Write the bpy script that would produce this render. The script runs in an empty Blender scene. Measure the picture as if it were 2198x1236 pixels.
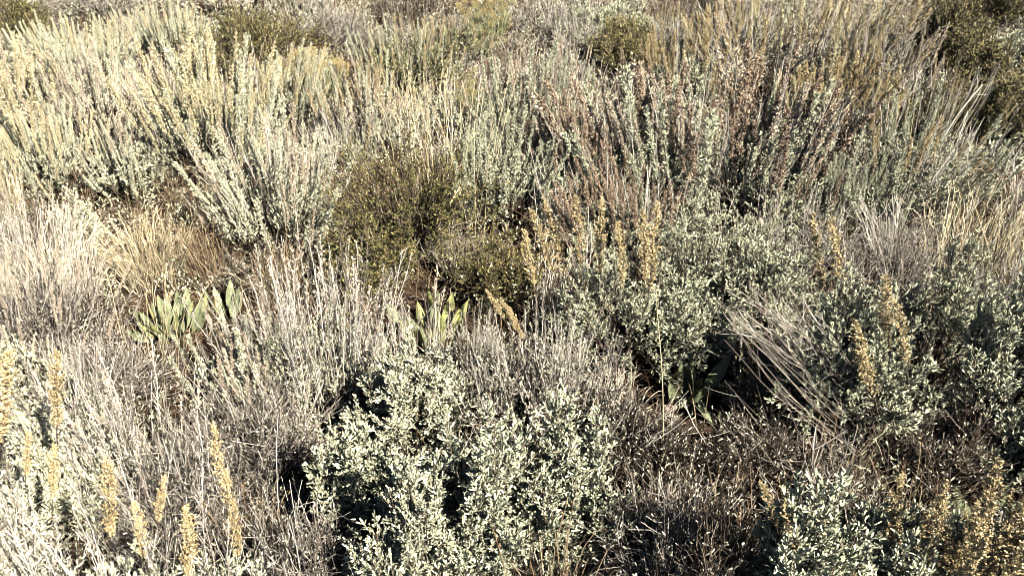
import bpy, math, numpy as np
from mathutils import Vector, Quaternion
R_ = math.radians
scn = bpy.context.scene
C = scn.collection
# ------------------------------------------------------------------ camera
HC, PITCH, FPX = 1.72, R_(31.0), 1725.0
cam_d = bpy.data.cameras.new('camera'); cam = bpy.data.objects.new('camera', cam_d); C.objects.link(cam)
cam.location = (0, 0, HC); cam.rotation_euler = (R_(90) - PITCH, 0, 0)
cam_d.sensor_width = 36; cam_d.lens = 36 * FPX / 2198.0
cam_d.clip_start = 0.02; cam_d.clip_end = 600
scn.camera = cam
# ------------------------------------------------------------------ light
SUN_EL, SUN_AZ = R_(41), R_(44)          # azimuth measured to the right of straight behind the camera
w = bpy.data.worlds.new('World'); scn.world = w; w.use_nodes = True
nt = w.node_tree; bg = nt.nodes['Background']
sky = nt.nodes.new('ShaderNodeTexSky'); sky.sky_type = 'NISHITA'; sky.sun_disc = False
sky.sun_elevation = SUN_EL; sky.dust_density = 0.2; sky.air_density = 0.6; sky.altitude = 2000
sd = Vector((math.sin(SUN_AZ) * math.cos(SUN_EL), -math.cos(SUN_AZ) * math.cos(SUN_EL), math.sin(SUN_EL)))
sky.sun_rotation = math.atan2(sd.x, sd.y)
wb = nt.nodes.new('ShaderNodeVectorMath'); wb.operation = 'MULTIPLY'; wb.inputs[1].default_value = (1.0, .86, .68)   # camera white balance
nt.links.new(sky.outputs[0], wb.inputs[0]); nt.links.new(wb.outputs[0], bg.inputs[0]); bg.inputs[1].default_value = 0.05
sl = bpy.data.lights.new('sun', 'SUN'); sl.energy = 5.0; sl.angle = R_(0.5); sl.color = (1.0, 0.93, 0.79)
so = bpy.data.objects.new('sun', sl); C.objects.link(so)
so.rotation_euler = sd.to_track_quat('Z', 'Y').to_euler()
scn.view_settings.view_transform = 'Standard'; scn.view_settings.look = 'None'
scn.view_settings.gamma = 1; scn.view_settings.exposure = 1.8
scn.render.filter_size = 0.95; scn.cycles.pixel_filter_type = 'BLACKMAN_HARRIS'; scn.cycles.filter_width = 0.95
scn.cycles.max_bounces = 4; scn.cycles.diffuse_bounces = 0; scn.cycles.glossy_bounces = 1

rs = np.random.RandomState
# ------------------------------------------------------------------ ground height and pixel tools
def gz(x, y):
    return 0.035 * np.sin(x * 1.7 + 0.6 * y) + 0.03 * np.sin(y * 2.1 - x * 0.8) + 0.012 * np.sin(x * 5.1 + 1) * np.sin(y * 4.3)
def ground_at(px, py):
    dx = (px - 1099) / FPX; dy = (618 - py) / FPX
    d = np.array([dx, math.cos(PITCH) + dy * math.sin(PITCH), -math.sin(PITCH) + dy * math.cos(PITCH)])
    z = 0.0
    for _ in range(6):
        t = (z - HC) / d[2]; x, y = d[0] * t, d[1] * t; z = float(gz(x, y))
    return np.array([x, y, z])
def height_at(p, py):
    dy = (618 - py) / FPX; cp, sp = math.cos(PITCH), math.sin(PITCH)
    return HC + p[1] * (dy * cp - sp) / (cp + dy * sp) - p[2]
def depth(p, h=0.3):
    return p[1] * math.cos(PITCH) - (p[2] + h - HC) * math.sin(PITCH)

# ------------------------------------------------------------------ materials
def ramp_mat(name, cols, rough=0.7, spec=0.15, objvar=0.12, pos=None, noise=0.0, transl=0.0):
    m = bpy.data.materials.new(name); m.use_nodes = True; t = m.node_tree; N = t.nodes; L = t.links
    p = N['Principled BSDF']; p.inputs['Roughness'].default_value = rough; p.inputs['Specular IOR Level'].default_value = spec
    g = N.new('ShaderNodeNewGeometry'); r = N.new('ShaderNodeValToRGB')
    L.new(g.outputs['Random Per Island'], r.inputs[0])
    e = r.color_ramp.elements
    pos = pos or [i / (len(cols) - 1) for i in range(len(cols))]
    while len(e) < len(cols): e.new(0.5)
    for i, c in enumerate(cols): e[i].position = pos[i]; e[i].color = (*c, 1)
    hs = N.new('ShaderNodeHueSaturation'); L.new(r.outputs[0], hs.inputs['Color'])
    oi = N.new('ShaderNodeObjectInfo'); mr = N.new('ShaderNodeMapRange')
    mr.inputs[3].default_value = 1 - objvar; mr.inputs[4].default_value = 1 + objvar
    L.new(oi.outputs['Random'], mr.inputs[0]); L.new(mr.outputs[0], hs.inputs['Value'])
    out = hs.outputs[0]
    if noise:
        tc = N.new('ShaderNodeTexCoord'); nz = N.new('ShaderNodeTexNoise'); nz.inputs['Scale'].default_value = noise; nz.inputs['Detail'].default_value = 6
        L.new(tc.outputs['Object'], nz.inputs[0]); mr2 = N.new('ShaderNodeMapRange'); mr2.inputs[3].default_value = 0.55; mr2.inputs[4].default_value = 1.45
        L.new(nz.outputs[0], mr2.inputs[0]); mx = N.new('ShaderNodeVectorMath'); mx.operation = 'SCALE'
        L.new(out, mx.inputs[0]); L.new(mr2.outputs[0], mx.inputs['Scale']); out = mx.outputs[0]
    L.new(out, p.inputs['Base Color'])
    if transl:
        tr = N.new('ShaderNodeBsdfTranslucent'); L.new(out, tr.inputs[0]); ms = N.new('ShaderNodeMixShader'); ms.inputs[0].default_value = transl
        L.new(p.outputs[0], ms.inputs[1]); L.new(tr.outputs[0], ms.inputs[2]); L.new(ms.outputs[0], N['Material Output'].inputs[0])
    return m
M = dict(
 leaf_cool = ramp_mat('sage_leaf_cool', [(.16,.12,.08), (.38,.40,.27), (.47,.49,.355), (.54,.55,.41)], pos=[0,.12,.6,1], transl=.07),
 leaf_pale = ramp_mat('sage_leaf_pale', [(.16,.12,.08), (.40,.41,.29), (.54,.55,.41), (.63,.61,.44)], pos=[0,.12,.6,1], transl=.06),
 leaf_grey = ramp_mat('sage_leaf_grey', [(.10,.08,.06), (.26,.25,.20), (.42,.41,.34), (.50,.46,.38)], pos=[0,.2,.6,1]),
 leaf_pink = ramp_mat('sage_leaf_buff', [(.20,.14,.10), (.46,.39,.29), (.58,.53,.42), (.64,.61,.49)], pos=[0,.15,.6,1], transl=.02),
 leaf_dark = ramp_mat('bitterbrush_leaf', [(.035,.038,.014), (.10,.10,.036), (.20,.18,.07), (.36,.26,.13)], pos=[0,.35,.8,1], objvar=.1),
 leaf_olive = ramp_mat('olive_leaf', [(.06,.055,.025), (.16,.15,.065), (.26,.23,.11), (.38,.30,.15)], pos=[0,.4,.85,1]),
 leaf_rabbit = ramp_mat('rabbitbrush_leaf', [(.12,.13,.07), (.24,.25,.14), (.36,.34,.20)]),
 seed_ochre = ramp_mat('seed_ochre', [(.20,.13,.06), (.46,.34,.165), (.56,.45,.25), (.62,.54,.36)], objvar=.2),
 seed_cream = ramp_mat('seed_cream', [(.30,.23,.12), (.54,.48,.28), (.64,.59,.38), (.60,.50,.34)], objvar=.15),
 seed_buff = ramp_mat('seed_buff', [(.24,.17,.12), (.50,.41,.31), (.62,.55,.43), (.56,.45,.35)], objvar=.2),
 seed_red = ramp_mat('seed_russet', [(.12,.075,.05), (.27,.185,.13), (.39,.295,.22), (.50,.42,.32)], objvar=.25),
 seed_grey = ramp_mat('seed_grey', [(.16,.14,.12), (.38,.34,.30), (.54,.50,.45)], objvar=.2),
 flower_gold = ramp_mat('flower_gold', [(.24,.17,.07), (.42,.33,.15), (.52,.45,.24)], objvar=.15),
 twig_grey = ramp_mat('twig_grey', [(.04,.032,.026), (.12,.10,.085), (.30,.265,.235), (.54,.50,.45)], pos=[0,.35,.75,1], objvar=.12),
 twig_white = ramp_mat('twig_white', [(.14,.12,.10), (.42,.38,.34), (.60,.56,.50), (.70,.65,.58)], pos=[0,.3,.7,1], objvar=.12),
 twig_brown = ramp_mat('twig_brown', [(.022,.015,.011), (.06,.045,.034), (.13,.10,.077), (.34,.29,.24)], pos=[0,.4,.85,1], objvar=.12),
 twig_dark = ramp_mat('twig_dark', [(.012,.009,.007), (.03,.023,.018), (.06,.047,.037), (.36,.32,.27)], pos=[0,.5,.9,1], objvar=.12),  # near-black wood, stands in for the cast shadow in the hollow
 bark = ramp_mat('sage_bark', [(.03,.023,.018), (.06,.047,.037), (.11,.09,.072)], noise=30),
 straw = ramp_mat('straw', [(.16,.11,.06), (.42,.34,.21), (.56,.49,.33), (.62,.58,.46)], objvar=.12),
 straw_brown = ramp_mat('straw_brown', [(.05,.032,.02), (.15,.105,.065), (.28,.21,.13), (.46,.38,.26)], pos=[0,.4,.8,1], objvar=.12),
 straw_pink = ramp_mat('straw_buff', [(.18,.13,.09), (.48,.40,.31), (.60,.54,.44), (.68,.64,.55)], objvar=.12),
 broad = ramp_mat('broad_leaf', [(.15,.175,.095), (.20,.225,.13), (.25,.27,.165)], objvar=.25, noise=14, transl=.18, rough=.55, spec=.3),
 broad_y = ramp_mat('broad_leaf_yellowing', [(.26,.27,.10), (.32,.33,.14)], objvar=.2, noise=14, transl=.18),
 stone = ramp_mat('stone', [(.34,.27,.21), (.42,.35,.28)], noise=22, rough=.9),
)
# ------------------------------------------------------------------ mesh from numpy
class MB:
    def __init__(s): s.v = []; s.f = []; s.n = 0
    def add(s, V, F, mi=0):
        V = np.asarray(V, dtype=np.float32).reshape(-1, 3)
        s.v.append(V); s.f.append((np.asarray(F, dtype=np.int64) + s.n, mi)); s.n += len(V)
    def mesh(s, name, mats):
        me = bpy.data.meshes.new(name)
        V = np.concatenate(s.v) if s.v else np.zeros((0, 3), np.float32)
        loops = np.concatenate([f.ravel() for f, _ in s.f]); tot = np.concatenate([np.full(len(f), f.shape[1]) for f, _ in s.f])
        mi = np.concatenate([np.full(len(f), m) for f, m in s.f]); start = np.concatenate([[0], np.cumsum(tot)[:-1]])
        me.vertices.add(len(V)); me.vertices.foreach_set('co', V.ravel())
        me.loops.add(len(loops)); me.loops.foreach_set('vertex_index', loops.astype(np.int32))
        me.polygons.add(len(tot)); me.polygons.foreach_set('loop_start', start.astype(np.int32)); me.polygons.foreach_set('loop_total', tot.astype(np.int32))
        for m in mats: me.materials.append(m)
        me.polygons.foreach_set('material_index', mi.astype(np.int32))
        me.update(calc_edges=True)
        return me
def nrm(a): return a / np.maximum(np.linalg.norm(a, axis=-1, keepdims=True), 1e-9)
def tubes(mb, P, Rr, sides=3, mi=0):
    N, K, _ = P.shape
    T = nrm(np.gradient(P, axis=1)); ref = np.zeros((N, 1, 3)); ref[..., 0] = .91; ref[..., 1] = .37; ref[..., 2] = .17
    A = nrm(np.cross(T, np.broadcast_to(ref, T.shape))); B = np.cross(T, A)
    ang = np.arange(sides) * 2 * np.pi / sides
    Rr = np.broadcast_to(Rr, (N, K))[..., None, None]
    V = P[:, :, None, :] + Rr * (np.cos(ang)[None, None, :, None] * A[:, :, None, :] + np.sin(ang)[None, None, :, None] * B[:, :, None, :])
    idx = np.arange(N * K * sides).reshape(N, K, sides)
    a = idx[:, :-1]; b = idx[:, 1:]
    F = np.stack([a, np.roll(a, -1, 2), np.roll(b, -1, 2), b], -1).reshape(-1, 4)
    mb.add(V, F, mi)
def ribbons(mb, P, W, rng, mi=0):
    N, K, _ = P.shape
    T = nrm(np.gradient(P, axis=1)); side = nrm(np.cross(T, nrm(rng.normal(size=(N, 1, 3)))))
    W = np.broadcast_to(W, (N, K))[..., None]
    V = np.stack([P - side * W / 2, P + side * W / 2], 2)
    idx = np.arange(N * K * 2).reshape(N, K, 2)
    F = np.stack([idx[:, :-1, 0], idx[:, :-1, 1], idx[:, 1:, 1], idx[:, 1:, 0]], -1).reshape(-1, 4)
    mb.add(V, F, mi)
def leaves(mb, pos, d, ln, wd, rng, mi=0):
    """wedge-shaped small leaves: narrow base, widest towards a blunt tip, slightly bent"""
    n = len(pos)
    if n == 0: return
    d = nrm(d); side = nrm(np.cross(d, rng.normal(size=(n, 3)))); up = np.cross(side, d)
    ln = np.asarray(ln).reshape(-1, 1) * np.ones((n, 1)); wd = np.asarray(wd).reshape(-1, 1) * np.ones((n, 1))
    bend = up * ln * rng.uniform(-.12, .28, (n, 1))
    b1 = pos - side * wd * .12; b2 = pos + side * wd * .12
    l = pos + d * ln * .6 - side * wd * .45 + bend * .3; r = pos + d * ln * .6 + side * wd * .45 + bend * .3
    tl = pos + d * ln - side * wd * .33 + bend; tr = pos + d * ln * .97 + side * wd * .36 + bend
    V = np.stack([b1, b2, r, l, tr, tl], 1); i = np.arange(n)[:, None] * 6
    F = np.concatenate([i + np.array([[0, 1, 2, 3]]), i + np.array([[3, 2, 4, 5]])])
    mb.add(V, F, mi)
def bez(S, Cc, T, K):
    t = np.linspace(0, 1, K)[None, :, None]
    return (1 - t) ** 2 * S[:, None] + 2 * t * (1 - t) * Cc[:, None] + t ** 2 * T[:, None]
def wob(P, rng, amp):
    N, K, _ = P.shape
    n = rng.normal(size=(N, K, 3)) * amp; n[:, 0] = 0
    return P + (n + np.roll(n, 1, 1)) * .5
def link(name, me, parent=None, loc=None):
    o = bpy.data.objects.new(name, me); C.objects.link(o)
    if parent: o.parent = parent
    if loc is not None: o.location = loc
    return o
def thing(name, label, cat, loc, group=None):
    o = bpy.data.objects.new(name, None); C.objects.link(o); o.empty_display_size = .1
    o.location = loc; o['label'] = label; o['category'] = cat
    if group: o['group'] = group
    return o
def tag(o, label=None, cat=None, group=None, kind=None):
    for k, v in (('label', label), ('category', cat), ('group', group), ('kind', kind)):
        if v: o[k] = v
    return o

# ------------------------------------------------------------------ flower stalk prototypes, unit length along +Z
def stalk_proto(seed, mat_stem, mat_seed, h0, W, nbr, ng, gl, gw, asc=.8, bare=False, flat=False, thick=.005):
    rng = rs(seed); mb = MB()
    K = 7; z = np.linspace(0, 1, K); bx, by = rng.uniform(-.06, .06, 2)
    P = np.stack([bx * z ** 2 + rng.normal(size=K) * .006, by * z ** 2 + rng.normal(size=K) * .006, z], -1)[None]
    P[0, 0, :2] = 0
    tubes(mb, P, np.linspace(thick, thick * .4, K)[None], 3, 0)
    def at(t):
        return np.stack([bx * t ** 2, by * t ** 2, t], -1)
    t = np.sort(rng.uniform(h0, .985, nbr)); u = (t - h0) / (1 - h0)
    prof = W * (np.sin(np.pi * np.clip(u * .86 + .12, 0, 1)) ** .7) * rng.uniform(.5, 1.25, nbr)
    if flat: prof = W * np.ones(nbr) * rng.uniform(.6, 1.2, nbr)
    ph = rng.uniform(0, 2 * np.pi, nbr)
    dirs = nrm(np.stack([np.cos(ph), np.sin(ph), np.full(nbr, asc) + rng.uniform(-.3, .6, nbr)], -1))
    ln = prof / np.maximum(np.hypot(dirs[:, 0], dirs[:, 1]), .25)
    b0 = at(t); b1 = b0 + dirs * ln[:, None]; b1[:, 2] = np.minimum(b1[:, 2], 1.04)
    mid = (b0 + b1) / 2 + np.array([0, 0, -.1]) * ln[:, None]
    tubes(mb, bez(b0, mid, b1, 3), np.full((1, 3), thick * .35), 3, 0)
    if not bare:
        i = np.repeat(np.arange(nbr), ng); uu = rng.uniform(.1 if not flat else .7, 1.05, len(i))[:, None]
        pos = b0[i] * (1 - uu) + b1[i] * uu + rng.normal(size=(len(i), 3)) * gl * .25
        dd = nrm(dirs[i] + rng.normal(size=(len(i), 3)) * .8 + np.array([0, 0, .4]))
        leaves(mb, pos, dd, gl * rng.uniform(.6, 1.3, (len(i), 1)), gw * rng.uniform(.7, 1.2, (len(i), 1)), rng, 1)
    return mb.mesh('flower_stalk', [mat_stem, mat_seed])
def protoset(base, n, *a, **k): return [stalk_proto(base + i, *a, **k) for i in range(n)]
PR = dict(
 ochre = protoset(10, 4, M['twig_brown'], M['seed_ochre'], .2, .060, 110, 18, .017, .009, asc=1.3),
 ochre_thin = protoset(20, 4, M['twig_grey'], M['seed_ochre'], .2, .034, 90, 12, .018, .009, asc=1.7),
 cream = protoset(30, 4, M['twig_grey'], M['seed_cream'], .12, .026, 90, 10, .022, .010, asc=2.2),
 buff = protoset(40, 4, M['twig_grey'], M['seed_buff'], .12, .023, 90, 10, .022, .009, asc=2.2),
 red = protoset(50, 4, M['twig_brown'], M['seed_red'], .12, .034, 100, 12, .021, .010, asc=1.8),
 green = protoset(60, 4, M['twig_white'], M['leaf_pale'], .06, .023, 80, 8, .034, .010, asc=2.6),
 cool = protoset(70, 4, M['twig_grey'], M['leaf_cool'], .06, .028, 80, 8, .036, .011, asc=2.4),
 bare = protoset(80, 6, M['twig_white'], M['seed_grey'], .30, .035, 22, 2, .016, .007, asc=2.4),
 greybare = protoset(90, 5, M['twig_grey'], M['seed_grey'], .3, .045, 22, 2, .016, .007, asc=2),
 whitespike = protoset(95, 4, M['twig_white'], M['seed_buff'], .25, .03, 26, 3, .022, .011, asc=2),
 gold = protoset(100, 4, M['leaf_rabbit'], M['flower_gold'], .72, .11, 26, 10, .03, .02, asc=1.2, flat=True),
)
# ------------------------------------------------------------------ shrubs
STY = dict(
 leafy = dict(ntw=115, nb=13, nl=13, ll=.0125, lw=.0035, leaf='leaf_cool', wood='twig_brown', sf=.0, ns=0, pr=['cool'], erect=.6, br=.040, t0=.4, spr=.55, tuft=.45),
 leafyy = dict(ntw=115, nb=13, nl=13, ll=.0125, lw=.0035, leaf='leaf_pale', wood='twig_brown', sf=.0, ns=0, pr=['green'], erect=.65, br=.040, t0=.4, spr=.55, tuft=.45),
 spike = dict(ntw=200, nb=15, nl=5, ll=.0135, lw=.0036, leaf='leaf_pale', wood='twig_brown', sf=.30, ns=95, pr=['cream', 'green', 'buff'], erect=.9, br=.011, t0=.45, spr=.3),
 spikeb = dict(ntw=200, nb=15, nl=5, ll=.0135, lw=.0036, leaf='leaf_pink', wood='twig_brown', sf=.32, ns=95, pr=['buff', 'green', 'whitespike', 'bare'], erect=.9, br=.011, t0=.45, spr=.3),
 spikec = dict(ntw=180, nb=14, nl=6, ll=.014, lw=.0039, leaf='leaf_cool', wood='twig_brown', sf=.28, ns=80, pr=['ochre_thin', 'cool', 'bare', 'red'], erect=.85, br=.013, t0=.42, spr=.35),
 grey = dict(ntw=200, nb=9, nl=3, ll=.012, lw=.0036, leaf='leaf_grey', wood='twig_grey', sf=.3, ns=70, pr=['greybare', 'bare', 'bare'], erect=.8, br=.035, t0=.2, spr=.55),
 dead = dict(ntw=210, nb=7, nl=1, ll=.012, lw=.004, leaf='leaf_grey', wood='twig_grey', sf=.25, ns=60, pr=['bare', 'greybare'], erect=.5, br=.07, t0=.12, spr=.8),
 white = dict(ntw=170, nb=8, nl=5, ll=.014, lw=.004, leaf='leaf_pale', wood='twig_grey', sf=.42, ns=99, pr=['bare', 'whitespike', 'bare', 'greybare'], erect=.9, br=.025, t0=.25, spr=.4),
 dark = dict(ntw=210, nb=12, nl=7, ll=.0105, lw=.0052, leaf='leaf_dark', wood='twig_brown', sf=.0, ns=0, pr=['cool'], erect=.4, br=.05, t0=.15, spr=.9),
 olive = dict(ntw=210, nb=12, nl=8, ll=.011, lw=.0055, leaf='leaf_olive', wood='twig_brown', sf=.0, ns=0, pr=['cool'], erect=.4, br=.05, t0=.2, spr=.9),
 gold = dict(ntw=90, nb=6, nl=5, ll=.022, lw=.003, leaf='leaf_rabbit', wood='leaf_rabbit', sf=.25, ns=70, pr=['gold'], erect=.9, br=.03, t0=.3, spr=.5),
)
def dome(r): return 1 - .42 * r ** 2
seedc = [1000]
GRP = dict(sagebrush='sagebrush shrubs covering the slope', bitterbrush='dark green small-leaved bushes', rabbitbrush='yellow-flowered rabbitbrush', dead_brush='dead leafless brush')
def shrub(bx, by, ty, wpx, style, label, cat='shrub', name='sagebrush', group=None, lean=(0, 0), dens=1.0, lobes=None, hmax=None, **ov):
    st = dict(STY[style]); st.update(ov)
    seedc[0] += 1; rng = rs(seedc[0])
    p = ground_at(bx, by); H = height_at(p, ty) * 1.06; D = depth(p, H * .5)
    # the crown's far half sits further back: keep the top edge where it belongs
    R = wpx / 2 * D / FPX * 1.08
    if hmax: H = min(H, hmax)
    H = max(H, .12)
    root = thing(name, label, cat, p, group or GRP.get(name))
    lean3 = np.array([lean[0] * H, lean[1] * H, 0])
    Hf = H * (1 - st['sf'])
    far = max(1.0, D / 3.4)                       # coarser leaves where they would be under a pixel
    sc = far ** .55
    K = lobes or int(rng.randint(7, 11))
    ph = np.arange(K) * 2 * np.pi / K + rng.uniform(-.35, .35, K); rr = R * rng.uniform(.35, .82, K)
    ph = np.append(ph, 0); rr = np.append(rr, R * .12); K += 1
    hf = rng.uniform(.8, 1.0, K); hf[-1] = 1
    LC = np.stack([np.cos(ph) * rr, np.sin(ph) * rr], -1)
    # main woody stems
    E = np.concatenate([LC * (.62 if st['sf'] == 0 else .82), (Hf * hf * .5)[:, None]], 1) + lean3 * .5
    S0 = np.concatenate([rng.normal(size=(K, 2)) * R * .06, np.full((K, 1), -.03)], 1)
    Cm = S0 * .35 + E * .65; Cm[:, 2] = E[:, 2] * .28
    PM = wob(bez(S0, Cm, E, 7), rng, R * .02)
    wood = MB(); r0 = .006 + .008 * min(1, H)
    tubes(wood, PM, np.linspace(r0, r0 * .45, 7)[None], 5, 1)
    # twigs
    n = int(st['ntw'] * dens); li = rng.randint(0, K, n)
    SUB = LC[rng.randint(0, K, K * 4)] + rng.normal(size=(K * 4, 2)) * R * .26; sq = rng.randint(0, K * 4, n); li = np.argmin(((SUB[sq][:, None] - LC[None]) ** 2).sum(-1), 1); SH = rng.uniform(.78, 1.08, K * 4)
    T2 = SUB[sq] + rng.normal(size=(n, 2)) * R * (.09 if st['sf'] == 0 else .14)
    rad = np.linalg.norm(T2, axis=1) / R; over = np.maximum(rad / 1.05, 1); T2 /= over[:, None]; rad /= over
    tz = Hf * (dome(rad) if st['sf'] == 0 else 1 - .27 * rad ** 2) * hf[li] * SH[sq] * (1 - np.abs(rng.normal(size=n)) * .16)
    low = rng.uniform(size=n) < (.16 if st['sf'] == 0 else .04); tz[low] *= rng.uniform(.35, .8, low.sum())
    T = np.concatenate([T2, tz[:, None]], 1) + lean3 * (tz / H)[:, None]
    s = rng.uniform(.35, 1, n); si = (s * 6).astype(int); S = PM[li, si]
    mid = (S + T) / 2; er = np.concatenate([S[:, :2] * .3 + T[:, :2] * .7, (S[:, 2:] * .75 + T[:, 2:] * .25)], 1)
    Cc = mid * (1 - st['erect']) + er * st['erect'] + rng.normal(size=(n, 3)) * R * .05
    KT = 8; PT = wob(bez(S, Cc, T, KT), rng, .004 + .006 * (1 - st['erect']))
    tr = .0015 * sc ** 1.3
    tubes(wood, PT, np.linspace(tr * 1.5, tr * .7, KT)[None], 3, 0)
    # branchlets
    nb = st['nb']; i = np.repeat(np.arange(n), nb); t = rng.uniform(st['t0'], 1, len(i)) ** .8; t = np.minimum(t, .999)
    f = t * (KT - 1); k = f.astype(int); fr = (f - k)[:, None]; B0 = PT[i, k] * (1 - fr) + PT[i, k + 1] * fr; tan = nrm(PT[i, k + 1] - PT[i, k])
    spread = st['spr']
    BD = nrm(tan + rng.normal(size=(len(i), 3)) * spread + np.array([0, 0, .45 if style != 'dead' else .1]))
    BL = st['br'] * sc * rng.uniform(.4, 1.3, len(i)); B1 = B0 + BD * BL[:, None]
    mb_ = (B0 + B1) / 2 + rng.normal(size=(len(i), 3)) * BL[:, None] * .12
    tubes(wood, bez(B0, mb_, B1, 3), np.full((1, 3), .0007 * sc ** 1.5), 3, 0)
    link('woody_stem', wood.mesh('woody_stem', [M[st['wood']], M['bark']]), root)
    # leaves
    fol = MB(); nl = st['nl']
    if nl:
        j = np.repeat(np.arange(len(i)), nl); u = rng.uniform(.03, 1.0, len(j))[:, None] ** st.get('tuft', .75)
        pos = B0[j] * (1 - u) + B1[j] * u
        d = nrm(BD[j] * 1.0 + rng.normal(size=(len(j), 3)) * .5 + np.array([0, 0, .35]))
        L_ = st['ll'] * sc; leaves(fol, pos, d, L_ * rng.uniform(.55, 1.25, (len(j), 1)), st['lw'] * sc * rng.uniform(.7, 1.25, (len(j), 1)), rng)
        link('foliage', fol.mesh('foliage', [M[st['leaf']]]), root)
    # flower stalks, each its own part
    ns = int(st['ns']); sl = st.get('slen') or max(H * st['sf'] * 1.25, .1)
    if ns:
        nn = 0; order = rng.permutation(n)
        for q in order[:ns]:
            tp = T[q]; r_ = T2[q] / R
            dirv = Vector((r_[0] * .30 * st.get('fan', 1) + lean[0] + rng.normal() * .07, r_[1] * .30 * st.get('fan', 1) + lean[1] + rng.normal() * .07, 1)).normalized()
            L_ = sl * rng.uniform(.65, 1.15)
            prl = PR[st['pr'][rng.randint(len(st['pr']))]]
            o = link('flower_stalk', prl[rng.randint(len(prl))], root)
            o.location = Vector(tp) - dirv * L_ * .22
            o.rotation_mode = 'QUATERNION'
            o.rotation_quaternion = Vector((0, 0, 1)).rotation_difference(dirv) @ Quaternion((0, 0, 1), rng.uniform(0, 6.28))
            o.scale = (L_,) * 3
    print('%-14s base(%5d,%5d) D=%.1f H=%.2f R=%.2f  %s' % (name, bx, by, D, H, R, label[:40]))
    return root
# single big plumes placed on a shrub
def plumes(root, kind, specs):
    """specs: (px, top y, bottom y, tilt) – stands each plume in the shrub at the shrub's own distance"""
    prl = PR[kind]; b = root.location
    rng = rs(len(specs) * 7 + int(abs(b.x) * 100))
    for (px, ty, by_, tilt, dy) in specs:
        dep_y = b.y + dy
        def pt(px, py):
            dx = (px - 1099) / FPX; d_ = (618 - py) / FPX; cp, sp = math.cos(PITCH), math.sin(PITCH)
            v = np.array([dx, cp + d_ * sp, -sp + d_ * cp]); tt = dep_y / v[1]; return np.array([0, 0, HC]) + v * tt
        a = pt(px - tilt, by_); c = pt(px, ty); d = Vector(c - a); L_ = d.length
        o = link('flower_stalk', prl[rng.randint(len(prl))], root)
        o.location = Vector(a) - b - d * .42; o.rotation_mode = 'QUATERNION'
        o.rotation_quaternion = Vector((0, 0, 1)).rotation_difference(d.normalized()) @ Quaternion((0, 0, 1), rng.uniform(0, 6.28))
        o.scale = (L_ * 1.42,) * 3
# ------------------------------------------------------------------ grass clumps
def grass(bx, by, ty, wpx, mat, label, nblade=260, nstalk=6, lean=(0, 0), name='grass_clump', droop=.35, wid=.0022, spread=.75):
    seedc[0] += 1; rng = rs(seedc[0]); p = ground_at(bx, by); H = max(height_at(p, ty), .1); D = depth(p, H * .4); R = wpx / 2 * D / FPX
    root = thing(name, label, 'grass', p, 'dry grass clumps between the shrubs')
    sc = max(1, D / 3.4) ** .5
    def blades(n, hmin, hmax, bend):
        ph = rng.uniform(0, 2 * np.pi, n); rr = R * np.sqrt(rng.uniform(0, 1, n)); o = np.stack([np.cos(ph), np.sin(ph)], -1)
        S = np.concatenate([o * rr[:, None] * (1 - spread * .6), np.full((n, 1), -.01)], 1); h = H * rng.uniform(hmin, hmax, n)
        T = np.concatenate([o * rr[:, None] + rng.normal(size=(n, 2)) * R * .3 + np.array(lean) * h[:, None], h[:, None]], 1)
        Cc = S * .55 + T * .45; Cc[:, 2] = h * (.75 + bend)
        return wob(bez(S, Cc, T, 6), rng, .003)
    mb = MB(); P = blades(int(nblade), .3, .95, droop)
    ribbons(mb, P, (wid * sc * np.array([1, 1, .9, .75, .55, .2]))[None], rng)
    link('blades', mb.mesh('blades', [M[mat]]), root)
    if nstalk:
        P = blades(nstalk, .85, 1.15, 0)
        for q in range(nstalk):
            m2 = MB(); tubes(m2, P[q:q + 1], np.full((1, 6), .0011 * sc), 3, 0)
            n = 26; t = rng.uniform(.72, 1, n); f = t * 4.999; k = f.astype(int); fr = (f - k)[:, None]
            pos = P[q, k] * (1 - fr) + P[q, k + 1] * fr
            leaves(m2, pos, np.array([0, 0, 1]) + rng.normal(size=(n, 3)) * .25, .012 * sc, .003 * sc, rng, 0)
            link('seed_stalk', m2.mesh('seed_stalk', [M[mat]]), root)
    return root
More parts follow.
